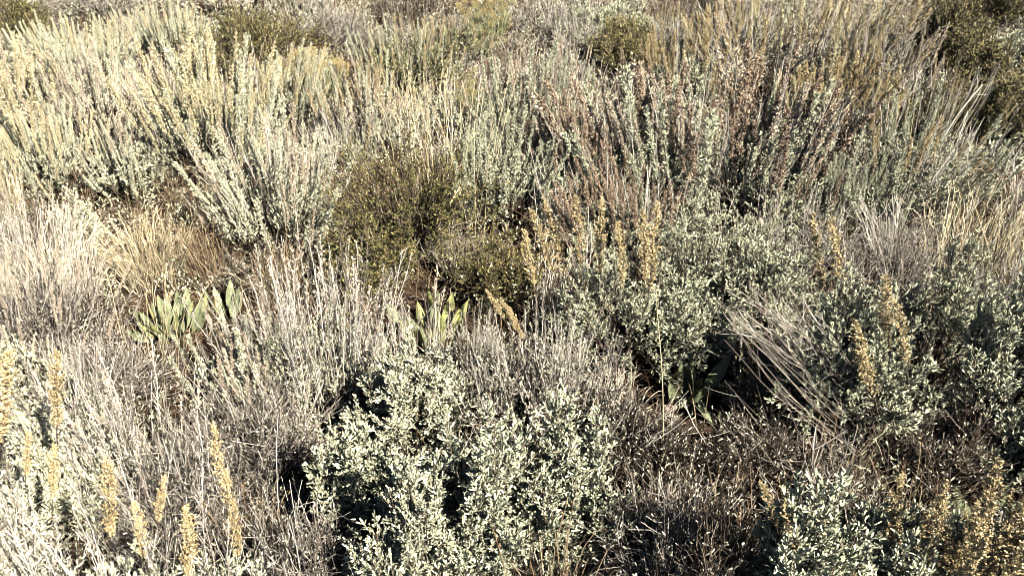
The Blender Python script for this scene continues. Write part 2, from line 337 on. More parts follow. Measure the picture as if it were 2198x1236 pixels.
def lone_stalk(pts, mat, label, depth_y=None, r=.0014, name='grass_stalk', cat='grass stalk', seeds=0):
    """a single bent stem: first pixel is its foot on the ground, the others give its bends in the plane through the foot"""
    seedc[0] += 1; rng = rs(seedc[0]); p = ground_at(*pts[0]); cp, sp = math.cos(PITCH), math.sin(PITCH); W = []
    for (px, py) in pts:
        dx = (px - 1099) / FPX; d_ = (618 - py) / FPX; v = np.array([dx, cp + d_ * sp, -sp + d_ * cp]); tt = p[1] / v[1]
        W.append(np.array([0, 0, HC]) + v * tt - p)
    W = np.array(W); W[0] = (0, 0, -.01); n = len(W); tt = np.linspace(0, n - 1, 14)
    for i in range(1, n): W[i, 1] += rng.uniform(-.03, .03)
    Pp = []
    for t in tt:                                   # Catmull-Rom
        i = min(int(t), n - 2); u = t - i; a = W[max(i - 1, 0)]; b = W[i]; c = W[i + 1]; d = W[min(i + 2, n - 1)]
        Pp.append(.5 * ((2 * b) + (c - a) * u + (2 * a - 5 * b + 4 * c - d) * u * u + (3 * b - a - 3 * c + d) * u ** 3))
    Pp = np.array(Pp)[None]; mb = MB(); tubes(mb, Pp, np.linspace(r * 1.2, r * .6, 14)[None], 5, 0)
    if seeds:
        t = rng.uniform(.78, 1, seeds); f = t * 12.999; k = f.astype(int); fr = (f - k)[:, None]; pos = Pp[0, k] * (1 - fr) + Pp[0, k + 1] * fr
        leaves(mb, pos, nrm(Pp[0, -1] - Pp[0, -3]) + rng.normal(size=(seeds, 3)) * .35, .011, .0035, rng, 0)
    o = link(name, mb.mesh(name, [M[mat]]), None, p); tag(o, label, cat, {'grass_stalk': 'single tall grass stalks', 'bare_branch': 'bare dead branches'}.get(name)); return o
# ------------------------------------------------------------------ broad-leaved plants
def lance(seed, mat):
    rng = rs(seed); mb = MB(); K = 11; t = np.linspace(0, 1, K); w_ = .125 * np.clip(np.sin(np.pi * np.clip((t - .16) / .84, 0, 1)) ** .75, .07, 1) * (1.12 - .35 * t)
    w_[-1] = .004; ben = rng.uniform(-.05, .28); fold = rng.uniform(.25, .6); wave = rng.uniform(0, 6)
    xs = np.array([-1, -.5, 0, .5, 1]); V = []
    for i in range(K):
        for x in xs:
            V.append((x * w_[i], ben * t[i] ** 2 + abs(x) * w_[i] * fold + .012 * math.sin(9 * t[i] + wave + x * 1.5) * abs(x), t[i] * (1 - .1 * ben * t[i])))
    idx = np.arange(K * 5).reshape(K, 5); F = np.stack([idx[:-1, :-1], idx[:-1, 1:], idx[1:, 1:], idx[1:, :-1]], -1).reshape(-1, 4)
    mb.add(V, F); me = mb.mesh('leaf', [mat]); me.polygons.foreach_set('use_smooth', [True] * len(me.polygons)); return me
LANCE = [lance(i, M['broad']) for i in range(5)]; LANCEY = [lance(20 + i, M['broad_y']) for i in range(2)]
def broad(bx, by, wpx, L0, n, label, yellow=.15, tilt=.8, lean=(0, 0)):
    seedc[0] += 1; rng = rs(seedc[0]); p = ground_at(bx, by); D = depth(p, .1); R = wpx / 2 * D / FPX; root = thing('broadleaf_plant', label, 'plant', p, 'broad grey-green leafy plants between the sagebrush')
    for i in range(n):
        a = rng.uniform(0, 6.28); r_ = rng.uniform(0, 1) ** .6
        dv = Vector((math.cos(a) * r_ * tilt + lean[0], math.sin(a) * r_ * tilt + lean[1], 1)).normalized()
        src = LANCEY if rng.uniform() < yellow else LANCE
        o = link('leaf', src[rng.randint(len(src))], root); L_ = L0 * rng.uniform(.65, 1.15)
        o.location = (math.cos(a) * R * r_ * .55, math.sin(a) * R * r_ * .5, -.01)
        o.rotation_mode = 'QUATERNION'; o.rotation_quaternion = Vector((0, 0, 1)).rotation_difference(dv) @ Quaternion((0, 0, 1), rng.normal() * .8 + (0 if rng.uniform() < .5 else 3.14))
        o.scale = (L_, L_, L_)
    return root
# ------------------------------------------------------------------ SETTING: ground
xs = np.concatenate([np.linspace(-150, -7, 14), np.linspace(-6.8, 6.8, 230), np.linspace(7, 150, 14)])
ys = np.concatenate([np.linspace(-80, -1.2, 8), np.linspace(-1, 11, 210), np.linspace(11.3, 250, 16)])
X, Y = np.meshgrid(xs, ys); rg = rs(5)
Z = gz(X, Y); near = (np.abs(X) < 6.9) & (Y > -1.1) & (Y < 11.2)
Z = np.where(near, Z + rg.normal(size=X.shape) * .006, Z)
mb = MB(); idx = np.arange(X.size).reshape(X.shape)
mb.add(np.stack([X, Y, Z], -1), np.stack([idx[:-1, :-1], idx[:-1, 1:], idx[1:, 1:], idx[1:, :-1]], -1).reshape(-1, 4))
gm = bpy.data.materials.new('dry_soil'); gm.use_nodes = True; t = gm.node_tree; N = t.nodes; p = N['Principled BSDF']; p.inputs['Roughness'].default_value = .95; p.inputs['Specular IOR Level'].default_value = .05
tc = N.new('ShaderNodeTexCoord'); n1 = N.new('ShaderNodeTexNoise'); n1.inputs['Scale'].default_value = 9; n1.inputs['Detail'].default_value = 12; n1.inputs['Roughness'].default_value = .75
r = N.new('ShaderNodeValToRGB'); e = r.color_ramp.elements; e[0].position = .3; e[0].color = (.02, .014, .010, 1); e[1].position = .75; e[1].color = (.10, .068, .045, 1)
t.links.new(tc.outputs['Object'], n1.inputs[0]); t.links.new(n1.outputs[0], r.inputs[0]); t.links.new(r.outputs[0], p.inputs['Base Color'])
n2 = N.new('ShaderNodeTexNoise'); n2.inputs['Scale'].default_value = 70; n2.inputs['Detail'].default_value = 8; t.links.new(tc.outputs['Object'], n2.inputs[0])
bm_ = N.new('ShaderNodeBump'); bm_.inputs['Strength'].default_value = .8; bm_.inputs['Distance'].default_value = .02; t.links.new(n2.outputs[0], bm_.inputs['Height']); t.links.new(bm_.outputs[0], p.inputs['Normal'])
g = link('ground', mb.mesh('ground', [gm])); tag(g, kind='structure')
# litter and low growth nobody could count
def scatter(n, seed, x0=-4.6, x1=4.6, y0=.5, y1=8.8):
    rng = rs(seed); y = y0 + (y1 - y0) * rng.uniform(0, 1, n) ** 1.15; hw = .75 * y + .5; x = rng.uniform(-1, 1, n) * hw
    return rng, x, y, gz(x, y)
rng, x, y, z = scatter(85000, 71); mb = MB()
leaves(mb, np.stack([x, y, z + rng.uniform(.002, .022, len(x))], -1), rng.normal(size=(len(x), 3)) * np.array([1, 1, .3]), rng.uniform(.008, .024, (len(x), 1)), rng.uniform(.003, .008, (len(x), 1)), rng)
m_lit = ramp_mat('leaf_litter', [(.03, .02, .013), (.08, .05, .033), (.16, .11, .075), (.36, .28, .2)], pos=[0, .5, .85, 1])
tag(link('leaf_litter', mb.mesh('leaf_litter', [m_lit])), 'brown and buff leaf litter strewn over the soil between the bushes', 'leaf litter', kind='stuff')
rng, x, y, z = scatter(9000, 72); S = np.stack([x, y, z + rng.uniform(.002, .03, len(x))], -1); d = nrm(rng.normal(size=(len(x), 3)) * np.array([1, 1, .22])) * rng.uniform(.03, .16, (len(x), 1))
mb = MB(); tubes(mb, wob(bez(S, S + d * .5 + rng.normal(size=d.shape) * .008, S + d, 4), rng, .002), np.full((1, 4), .0012), 3)
tag(link('fallen_twigs', mb.mesh('fallen_twigs', [M['twig_grey']])), 'thin grey dead twigs lying tangled on the ground under the bushes', 'twigs', kind='stuff')
rng, x, y, z = scatter(26000, 73); keep = (np.sin(x * 3.1 + y) + np.sin(y * 2.3 - x * 1.7) + rng.normal(size=len(x)) * .8) > -.2; x, y, z = x[keep], y[keep], z[keep]
h = rng.uniform(.05, .22, len(x)); S = np.stack([x, y, z - .005], -1); T = S + np.stack([rng.normal(size=len(x)) * .05, rng.normal(size=len(x)) * .05, h], -1)
mb = MB(); Cc = (S + T) / 2; Cc[:, 2] += h * .3; ribbons(mb, bez(S, Cc, T, 4), (np.array([.0024, .0022, .0018, .0006]))[None], rng)
tag(link('dry_grass', mb.mesh('dry_grass', [M['straw_brown']])), 'short brown dry grass growing thinly all over the ground', 'grass', kind='stuff')


KEEP_OUT = [(375, 745, .32), (490, 680, .16), (930, 760, .22), (1475, 850, .18), (1560, 930, .14), (2100, 1140, .2)]
def free_of(x, y):
    k = np.ones(len(x), bool)
    for (px, py, r) in KEEP_OUT:
        c = ground_at(px, py); k &= ((x - c[0] * y / c[1]) / r) ** 2 + ((y - c[1] + .16) / (.34)) ** 2 > 1
    return k
def dark_zone(x, y, px): return ~((px > 90) & (px < 1150) & (y > 2.35) & (y < 3.9))
def undergrowth(name, n, seed, mat, label, cat, hmin, hmax, per, leafmat=None, tilt=.5, mask=None, lf=0, r=.0011):
    rng, x, y, z = scatter(n, seed)
    px = 1099 + FPX * x / (y * math.cos(PITCH) + HC * math.sin(PITCH)); k = mask(x, y, px) if mask else np.ones(len(x), bool)
    hollow = ((x - .45) / .48) ** 2 + ((y - 1.86) / .30) ** 2 < 1; k &= ~hollow; k &= y > .95; k &= free_of(x, y)
    x, y, z = x[k], y[k], z[k]; i = np.repeat(np.arange(len(x)), per); m = len(i); fs = np.maximum(1, y[i] / 2.6) ** .5
    S = np.stack([x[i], y[i], z[i] - .01], -1) + rng.normal(size=(m, 3)) * np.array([.02, .02, 0])
    h = rng.uniform(hmin, hmax, m) * rng.uniform(.7, 1.2, len(x))[i]
    T = S + np.stack([rng.normal(size=m) * tilt, rng.normal(size=m) * tilt, np.ones(m)], -1) * h[:, None]
    Cc = S * .6 + T * .4; Cc[:, 2] = S[:, 2] * .3 + T[:, 2] * .7 ; P = wob(bez(S, Cc, T, 5), rng, .004)
    b = MB(); tubes(b, P, (np.array([1.2, 1.1, .95, .8, .5])[None] * r * fs[:, None]), 3)
    nb = 3; q = np.repeat(np.arange(m), nb); kk = rng.randint(1, 4, len(q)); B0 = P[q, kk]; dd = nrm(P[q, kk + 1] - B0 + rng.normal(size=(len(q), 3)) * .03) * rng.uniform(.02, .07, (len(q), 1))
    tubes(b, bez(B0, B0 + dd * .5 + rng.normal(size=dd.shape) * .004, B0 + dd, 3), np.array([[.7, .6, .4]]) * r * fs[q][:, None], 3)
    mats = [M[mat]]
    if lf:
        mats.append(M[leafmat]); q = np.repeat(np.arange(m), lf); kk = rng.randint(1, 4, len(q)); fr = rng.uniform(0, 1, (len(q), 1))
        leaves(b, P[q, kk] * (1 - fr) + P[q, kk + 1] * fr, np.array([0, 0, .8]) + rng.normal(size=(len(q), 3)) * .7, .014 * fs[q] , .0042 * fs[q], rng, 1)
    tag(link(name, b.mesh(name, mats)), label, cat, kind='stuff')
undergrowth('undergrowth_twigs', 2300, 81, 'twig_grey', 'low grey twiggy undergrowth filling the gaps between the shrubs', 'undergrowth', .08, .24, 12, 'leaf_grey', lf=3, mask=dark_zone, tilt=.4)
undergrowth('undergrowth_stalks', 1500, 82, 'twig_white', 'pale bare stalks standing thinly among the shrubs', 'undergrowth', .15, .40, 7, tilt=.2, r=.0009, mask=lambda x, y, px: ((px < 900 + 250 * np.sin(y * 3)) | (y > 2.6)) & (y < 4.9 + .5 * np.sin(x * 3)) & dark_zone(x, y, px))
undergrowth('undergrowth_sprigs', 1900, 83, 'twig_brown', 'small leafy sage sprigs growing between the larger shrubs', 'undergrowth', .08, .24, 9, 'leaf_cool', lf=9, tilt=.35)
undergrowth('undergrowth_straw', 1100, 84, 'straw_brown', 'thin straw coloured grass standing among the shrubs', 'grass', .10, .28, 8, tilt=.35, r=.0008)
# ------------------------------------------------------------------ PLANTS (pixel of foot, pixel row of top, pixel width)
S = shrub
BB = dict(cat='shrub', name='bitterbrush'); RB = dict(cat='shrub', name='rabbitbrush'); DB = dict(cat='dead shrub', name='dead_brush')
# -- far row along the top
S(30,105,-15,190,'dark','dark green bush filling the top left corner of the view',**BB)
S(215,40,-60,260,'grey','low dark grey brush at the top edge right of the corner bush',sf=.1)
S(170,175,18,250,'spike','pale yellowish sagebrush just right of the dark green corner bush',pr=['cream','green'])
S(385,140,-5,150,'spike','pale sagebrush at the top edge left of the long dark green bush',pr=['green','cream'])
S(545,150,15,330,'dark','long low dark green bush near the top, behind the yellow-tipped sagebrush',**BB)
S(520,35,-70,220,'spikeb','pinkish sagebrush at the top edge behind the long dark green bush')
S(725,120,-10,130,'dead','greyish white dead brush at the top edge right of the long dark green bush',**DB)
S(880,60,-60,220,'dead','dark brown twiggy brush at the top edge above the grey-green sagebrush',wood='twig_brown',**DB)
S(870,215,10,230,'spikec','dull grey-green sagebrush near the top, left of the yellow rabbitbrush',pr=['green','ochre_thin','greybare'],leaf='leaf_rabbit')
S(1040,120,-30,130,'gold','yellow-topped rabbitbrush at the top edge of the view',**RB)
S(1175,80,-50,190,'grey','grey twiggy sagebrush at the top edge right of the yellow rabbitbrush')
S(1310,105,0,190,'leafy','pale silvery sagebrush at the top edge behind the olive bush',ll=.016)
S(1340,170,35,180,'olive','round olive green bush near the top, left of the tall ochre sagebrush',name='bitterbrush')
S(1510,60,-70,230,'dead','dark twiggy brush at the top edge behind the ochre stalks',wood='twig_brown',**DB)
S(1700,215,-70,380,'spikec','tall sagebrush with long ochre stalks fanning out at the top edge',pr=['ochre_thin','cream','buff','bare'],leaf='leaf_grey',ns=95,sf=.4,fan=1.9)
S(1880,250,-20,240,'spikec','ochre and grey upright sagebrush at the top, right of the fanned ochre stalks',pr=['buff','bare','greybare','ochre_thin'],leaf='leaf_grey',ns=80)
S(2010,200,-10,180,'olive','olive brown bush near the top right with fine twigs',name='bitterbrush')
S(2120,70,-60,220,'dark','very dark bush in the top right corner of the view',**BB)
S(2165,185,55,150,'leafy','silvery leafed sagebrush at the right edge below the dark corner bush')
# -- second rank
S(45,345,70,215,'spike','cream-yellow upright sagebrush at the left edge, largest in the upper left',pr=['cream','cream','buff'],ns=95,sf=.4)
S(225,330,60,260,'spikeb','pinkish buff sagebrush in the upper left between two yellow ones',ns=95)
S(455,385,65,320,'spike','big sagebrush topped by bright yellow plumes in front of the long dark green bush',pr=['cream','cream','green'],ns=99,sf=.36,fan=1.4,dens=1.2)
S(610,300,90,170,'spike','sagebrush with yellow plumes leaning right beside the golden rabbitbrush',pr=['cream','green'],lean=(.25,0),ns=70,sf=.35)
S(685,260,98,120,'gold','golden-flowered rabbitbrush between the yellow plumed sagebrush and the buff one',**RB)
S(780,330,115,200,'spikeb','buff and tan sagebrush right of the golden rabbitbrush',pr=['buff','ochre_thin','green','whitespike'],ns=80)
S(925,270,140,110,'white','small pale sagebrush with spiky tips between the buff one and the green rabbitbrush',pr=['cream','whitespike'],ns=40)
S(1010,275,150,100,'gold','small green rabbitbrush with a few yellow heads behind the dark centre bush',leaf='leaf_rabbit',ns=25,**RB)
S(1120,350,80,260,'spikeb','pale sagebrush in the upper middle with buff tips, left of the dry grass',pr=['buff','cool','greybare'],leaf='leaf_cool',ns=80)
S(1200,215,60,150,'grey','grey sagebrush behind the pale one in the upper middle',pr=['buff','greybare'],ns=45)
S(1480,240,20,210,'spikec','sagebrush with tan plumes and white stalks, behind the russet sagebrush',pr=['ochre_thin','bare','ochre_thin'],ns=75,sf=.4)
S(1780,330,90,220,'spikec','sagebrush with dense tan plumes between the russet one and the silvery right one',pr=['ochre','cream','ochre'],leaf='leaf_grey',ns=70,sf=.4)
S(2145,335,150,210,'olive','dense olive bush at the right edge, above the straw-coloured grass',name='bitterbrush')
# -- third rank
S(130,430,215,215,'spike','whitish green sagebrush at the left with dark stems beneath',pr=['green','cream'],ns=80)
S(290,440,245,150,'spike','whitish sagebrush right of the leftmost whitish green one',pr=['green','buff'],ns=70)
S(608,558,225,265,'spikeb','rounded dome-shaped pale sagebrush with pinkish tips, above the dark grassy hollow',ns=99,dens=1.3,fan=1.4,leaf='leaf_pale',sf=.33,lobes=15)
S(740,360,230,170,'white','white-stemmed sagebrush behind the dome-shaped one',ns=60)
S(885,565,225,350,'dark','large dark green small-leaved bush in the centre of the view',dens=.72,t0=.1,lobes=14,**BB)
S(1075,500,225,230,'spikec','grey-green leafy sagebrush right of the dark centre bush',pr=['cool','cool','greybare'],ns=55,nl=9)
S(1400,470,110,300,'spikec','sagebrush with russet seed plumes leaning left, right of the centre',pr=['red','bare','cool','red','buff'],ns=99,sf=.42,lean=(-.22,0),dens=1.2)
S(1590,470,95,290,'spikec','sagebrush with upright russet plumes, just left of the tan plumed one',pr=['red','cool','bare','red','buff'],ns=95,sf=.42,dens=1.2)
S(1915,480,165,340,'spikec','grey-green sagebrush with a fan of bare grey branches to its right',pr=['cool','greybare','bare','ochre_thin'],ns=80,nl=9,fan=1.6,sf=.3,dens=1.2)
S(2110,360,285,110,'leafy','small bright leafy sagebrush below the olive bush at the right edge',ll=.03,lw=.012,ntw=30,nb=4)
# -- middle
S(190,570,420,75,'leafyy','small bright whitish green sagebrush spire standing alone at the left')
S(50,650,400,190,'white','tall white-grey stalked sagebrush at the left edge, middle height',ns=95,sf=.5,lean=(.05,0))
S(1520,690,395,400,'leafy','wide silvery leafy sagebrush right of centre, behind the ochre plumes',dens=1.4,ns=18,sf=.12,pr=['greybare'])
a=S(1340,790,530,340,'leafy','silvery leafy sagebrush crowned by tall ochre seed plumes',dens=1.2,lean=(-.12,0))
plumes(a,'ochre',[(1145,445,570,-40,-.15),(1170,435,570,-40,-.12),(1238,415,550,-8,-.15),(1292,430,570,5,-.12),(1332,480,600,-5,-.18),(1405,440,600,10,-.12),(1385,455,590,0,-.15),(1120,490,600,-22,-.15)])
S(1215,720,590,110,'white','small clump of bare white stalks in the dark gap left of the ochre plumes',nl=1,ns=40,sf=.5,**DB)
S(1890,650,420,190,'dead','feathery grey dead brush above the large leafy sagebrush on the right',ns=50,erect=.8,**DB)
S(1720,610,400,200,'grey','grey twiggy sagebrush between the wide silvery one and the feathery dead brush')
# -- straw-coloured left tangle
S(90,800,520,330,'dead','buff tangle of leaning dead twigs at the left edge, middle height',lean=(.3,0),ns=99,pr=['whitespike','buff','bare'],**DB)
S(250,880,680,260,'dead','grey-brown dead brush below the broad grey-green leaves on the left',ns=12,**DB)
S(525,900,640,190,'white','pale stalked sagebrush between the grey dead brush and the white bushy one',ns=60,pr=['bare','buff','green'])
S(690,900,500,350,'white','white-stalked bushy sagebrush left of the near silvery sagebrush',ns=98,sf=.42,dens=1.3,nl=7)
S(590,1060,820,420,'dead','low grey tangle of bare curved twigs beneath the white bushy sagebrush',ns=0,sf=0,erect=.25,dens=1.3,**DB)
S(60,960,700,230,'leafyy','pale green leafy sagebrush at the left edge with ochre plumes',nl=8,pr=['green'],ns=15,sf=.15)
a=S(1160,960,640,330,'grey','twiggy grey-brown sagebrush behind the near silvery sagebrush',dens=1.4,ns=50,leaf='leaf_grey',nl=6)
plumes(a,'ochre',[(1050,620,680,-30,0),(1075,635,700,-30,.03),(1095,660,720,-25,0)])
# -- right
a=S(1790,950,590,330,'leafy','large silvery leafy sagebrush on the right with olive plumes',dens=1.4,ll=.015)
S(2090,970,580,330,'leafy','silvery leafy sagebrush at the right edge, next to the straw grass',dens=1.3,ll=.015)
plumes(a,'ochre',[(1885,600,740,-20,-.12),(1930,640,770,-15,-.15),(1850,710,840,-25,-.2),(1825,680,810,-30,-.16),(1740,465,610,-25,.15),(1790,475,620,-20,.1)])
S(1640,900,690,200,'grey','dry olive-grey twiggy sagebrush left of the large silvery one on the right',leaf='leaf_olive',ns=15)
S(2170,1080,880,200,'leafy','low grey-green sagebrush at the right edge below the silvery one')
S(2010,1060,900,260,'dead','dark tangle of twigs beneath the silvery sagebrush at the right',ns=0,sf=0,erect=.25,wood='twig_brown',**DB)
# -- near
S(890,1010,735,230,'leafyy','bright yellow-green leafy sagebrush, top lobe of the near cluster',ll=.0145,lw=.0041,nl=15,nb=17,dens=1.2)
S(1010,1290,840,330,'leafy','near silvery sagebrush in the middle of the foreground cluster',ll=.0145,lw=.0041,nl=15,nb=17,dens=1.1)
S(1200,1230,890,250,'leafy','near silvery sagebrush at the right of the foreground cluster',ll=.0145,lw=.0041,nl=15,nb=17,dens=1.1)
S(790,1210,870,175,'leafy','near silvery sagebrush at the left of the foreground cluster',ll=.0145,lw=.0041,nl=15,nb=17)
S(900,1390,1040,240,'leafyy','low silvery sagebrush at the bottom of the foreground cluster',ll=.0145,lw=.0041,nl=15,nb=17)
a=S(60,1420,900,330,'leafy','sagebrush in the bottom left corner with the tallest ochre plumes',leaf='leaf_grey',ll=.017,lw=.005,nl=14,nb=14,ns=25,sf=.3,pr=['greybare','bare'])
plumes(a,'ochre',[(14,760,930,8,.15),(120,760,900,-2,.2),(60,920,1010,4,0),(118,960,1060,4,0)])
a=S(380,1560,1040,520,'leafyy','wide sagebrush at the bottom left with a row of ochre plumes',ll=.016,lw=.0045,nl=15,nb=15,ns=34,sf=.42,pr=['greybare','bare'],dens=.9)
plumes(a,'ochre',[(240,980,1130,4,0),(298,1070,1180,-8,0),(342,1020,1110,2,.05),(412,1090,1220,6,0),(458,915,1030,-16,.15),(480,1000,1100,-12,.1),(500,1080,1180,-10,.05)])
a=S(1670,1420,1000,250,'leafy','near silvery sagebrush at the bottom right with two ochre plumes',ll=.016,lw=.0045,nl=15,nb=15)
plumes(a,'ochre',[(1640,1030,1120,-25,-.02),(1680,1080,1180,-22,-.04),(1750,1070,1160,-15,0)])
a=S(1850,1450,1080,230,'leafy','low sagebrush with olive plumes at the bottom right, beside the silvery one',ll=.02,ns=14,sf=.3,pr=['ochre'])
S(2010,1440,1050,260,'spikec','ochre plumed sagebrush at the bottom edge, second from the right corner',pr=['ochre','ochre_thin'],ns=20,sf=.45,leaf='leaf_rabbit')
S(2180,1440,1060,230,'spikec','ochre plumed sagebrush in the bottom right corner',pr=['ochre'],ns=24,sf=.45,leaf='leaf_rabbit')
S(1430,1330,1020,300,'dead','dead brush of grey-brown twigs at the bottom edge between two silvery sagebrushes',ns=14,sf=.15,**DB)
S(690,1370,1090,260,'dead','grey dead brush at the bottom edge below the tangled twigs',ns=0,sf=0,**DB)

# -- more shrubs that close the gaps
S(85,165,70,200,'spike','pale yellow sagebrush just below the dark green corner bush')
S(310,120,0,150,'spikeb','buff sagebrush at the top edge between two pale ones')
S(650,60,-50,160,'spikeb','pinkish sagebrush at the top edge above the right end of the long dark green bush',leaf='leaf_grey')
S(960,150,20,170,'spikec','olive grey sagebrush just left of the yellow-topped rabbitbrush',leaf='leaf_rabbit',pr=['ochre_thin','greybare'])
S(1240,130,10,140,'grey','dark grey brush behind the grey sagebrush in the upper middle')
S(1430,120,0,170,'grey','grey twiggy sagebrush right of the round olive bush',pr=['greybare','ochre_thin'])
S(1590,140,-20,200,'spikec','ochre stalked sagebrush at the top edge, left end of the fan of ochre stalks',pr=['ochre_thin','cream','bare'],leaf='leaf_grey',ns=80,sf=.4)
S(1990,330,110,200,'spikec','tan and grey sagebrush behind the grey-green one with the bare branches',pr=['ochre_thin','greybare','bare'],leaf='leaf_olive',ns=70)
S(2080,260,90,150,'olive','olive bush left of the dense one at the right edge',name='bitterbrush')
S(350,300,110,200,'spikeb','buff sagebrush in the upper left, in front of the yellow plumes')
S(860,330,200,130,'spike','yellowish spiky sagebrush above the dark centre bush',ns=50)
S(1040,420,240,150,'spikec','grey-green sagebrush just right of the dark centre bush',pr=['cool','greybare'])
S(1240,470,200,200,'spikec','sagebrush with russet and buff plumes right behind the rusty grass',pr=['red','red','buff'],lean=(-.15,0))
S(1330,560,330,230,'spikec','dark shaded sagebrush with leaning russet plumes above the ochre plumes',pr=['red','red','bare'],lean=(-.2,0),sf=.4)
S(1690,540,330,230,'leafy','silvery sagebrush below the upright russet plumes',ns=25,sf=.25,pr=['bare','red'])
S(1790,520,280,220,'spikec','grey-green sagebrush left of the one with bare grey branches',pr=['cool','greybare'])
S(800,640,450,170,'dark','low dark green bush at the left foot of the dark centre bush',**BB)
S(1620,760,540,260,'leafy','silvery sagebrush in front of the wide silvery one',dens=1.1)
S(1440,800,600,220,'leafy','silvery sagebrush at the right foot of the plume-crowned one')
S(1980,830,540,240,'leafy','silvery sagebrush between the large silvery one and the straw grass',ll=.015)
S(2150,760,500,160,'grey','grey twiggy sagebrush at the right edge below the straw grass')
S(1000,850,650,170,'grey','small twiggy sagebrush below the tall yellowish broad leaves')
S(850,880,640,190,'white','white-stalked sagebrush just left of the yellow-green near lobe',ns=50)
S(150,1130,860,260,'leafyy','pale green sagebrush at the lower left behind the ochre plumes',ns=20,sf=.2,pr=['bare','green'])
S(310,1100,780,240,'white','tall pale stalks rising behind the row of ochre plumes',ns=60,sf=.5,wood='twig_grey')
S(430,1180,900,280,'dead','grey dead brush behind the row of ochre plumes',**DB)
S(180,1010,720,230,'grey','grey twiggy sagebrush at the left below the buff tangle',leaf='leaf_pale')
S(1330,1240,1050,200,'dead','brown twig tangle right of the foreground cluster',ns=0,sf=0,wood='twig_brown',**DB)
S(1500,1400,1080,230,'dead','brown dead brush at the bottom edge touching the near silvery sagebrush',wood='twig_brown',ns=0,sf=0,**DB)
S(1345,1010,850,190,'dead','fine twigs coloured dark as shade at the left rim of the dark hollow',wood='twig_dark',ns=10,sf=.1,erect=.4,br=.05,**DB)  # rim twigs take the hollow's shade in their wood colour
S(1440,1075,925,300,'dead','added dark twigs standing in for shade in the hollow, left half',wood='twig_dark',ns=0,sf=0,erect=.3,br=.05,**DB)  # brush added so that its dark wood reads as the hollow's shadow
S(1630,1065,915,280,'dead','added dark twigs standing in for shade in the hollow, right half',wood='twig_dark',ns=0,sf=0,erect=.3,br=.05,**DB)  # added like the left half, shade put into the wood colour
S(1070,650,500,190,'dark','low loose green bush in front of the right foot of the dark centre bush',dens=.5,**BB)
S(990,610,470,150,'grey','small grey twiggy sagebrush at the foot of the dark centre bush',dens=.7,leaf='leaf_olive',ns=25)
S(560,610,500,190,'grey','small shaded grey twiggy shrub under the dome-shaped sagebrush',dens=.6,wood='twig_brown',ns=20)
# -- grass clumps
grass(335,600,465,240,'straw','golden dry grass clump behind the broad leaves on the left',520,14)
grass(470,600,470,180,'straw_brown','brown dry grass in the shaded hollow under the dome-shaped sagebrush',420,8)
grass(600,640,520,160,'straw_brown','brown grass at the foot of the dome-shaped sagebrush',300,5)
grass(150,640,470,240,'straw_pink','buff dry grass behind the leaning tangle on the left',420,10,lean=(.15,0))
grass(1235,400,230,130,'straw_brown','rusty brown grass clump left of the russet sagebrush',420,5,droop=.5)
grass(2080,640,410,260,'straw','wide straw-coloured grass clump at the right side',520,14,droop=.5,spread=.3)
grass(2180,700,440,150,'straw','straw-coloured grass at the right edge below the wide clump',360,8)
grass(960,520,200,330,'straw','tall sparse straw stalks rising through the dark centre bush',60,26,wid=.0018)
grass(860,300,170,160,'straw','sparse straw stalks left of the small green rabbitbrush',50,12)
grass(560,1230,1080,200,'straw_brown','brown grass at the bottom edge left of the foreground cluster',160,4)
grass(1480,1090,1010,220,'straw_brown','thin dry grass in the dark hollow right of the foreground cluster',60,3)
grass(1330,900,790,150,'straw_pink','thin pale grass above the dark hollow beside the straight straw stalk',90,5)
grass(1180,1400,1130,300,'straw_brown','brown dry grass at the bottom edge under the foreground cluster',110,4)
grass(1950,1160,1030,220,'straw_brown','dry grass above the ochre plumes at the bottom right',90,4)
S(1930,1290,1075,230,'leafy','low grey-green sagebrush behind the ochre plumes at the bottom right',leaf='leaf_cool',ns=12,sf=.2,pr=['ochre_thin'])
S(2110,1300,1090,220,'leafy','low grey-green sagebrush below the broad leaves at the bottom right',leaf='leaf_grey',ns=12,sf=.2,pr=['ochre','ochre_thin'])
grass(30,480,330,100,'straw','yellowish grass at the left edge between the cream and white sagebrush',220,4)
grass(350,815,600,220,'straw','thin straw stalks standing in front of the largest broad-leaved patch',45,8,lean=(.25,0),wid=.0018)
grass(930,800,600,130,'straw_pink','thin pale stalks in front of the yellowish broad-leaved plant',40,4,wid=.0018)
# -- broad-leaved plants
broad(370,718,200,.145,52,'largest patch of broad grey-green leaves, left of centre under golden grass')
broad(490,690,100,.14,14,'small broad-leaved plant at the right of the large leafy patch')
broad(930,745,150,.2,20,'tall yellowish broad-leaved plant just below the dark centre bush',yellow=.5,tilt=.5)
broad(1475,865,110,.18,13,'broad-leaved plant in the dark gap right of the near silvery cluster')
broad(1560,930,100,.13,10,'small broad-leaved plant in the leaf litter beside the dark hollow')
broad(2100,1140,170,.15,20,'broad-leaved plant near the bottom right behind the ochre plumes')
broad(2115,850,70,.16,5,'few broad leaves poking from the silvery sagebrush at the right edge')
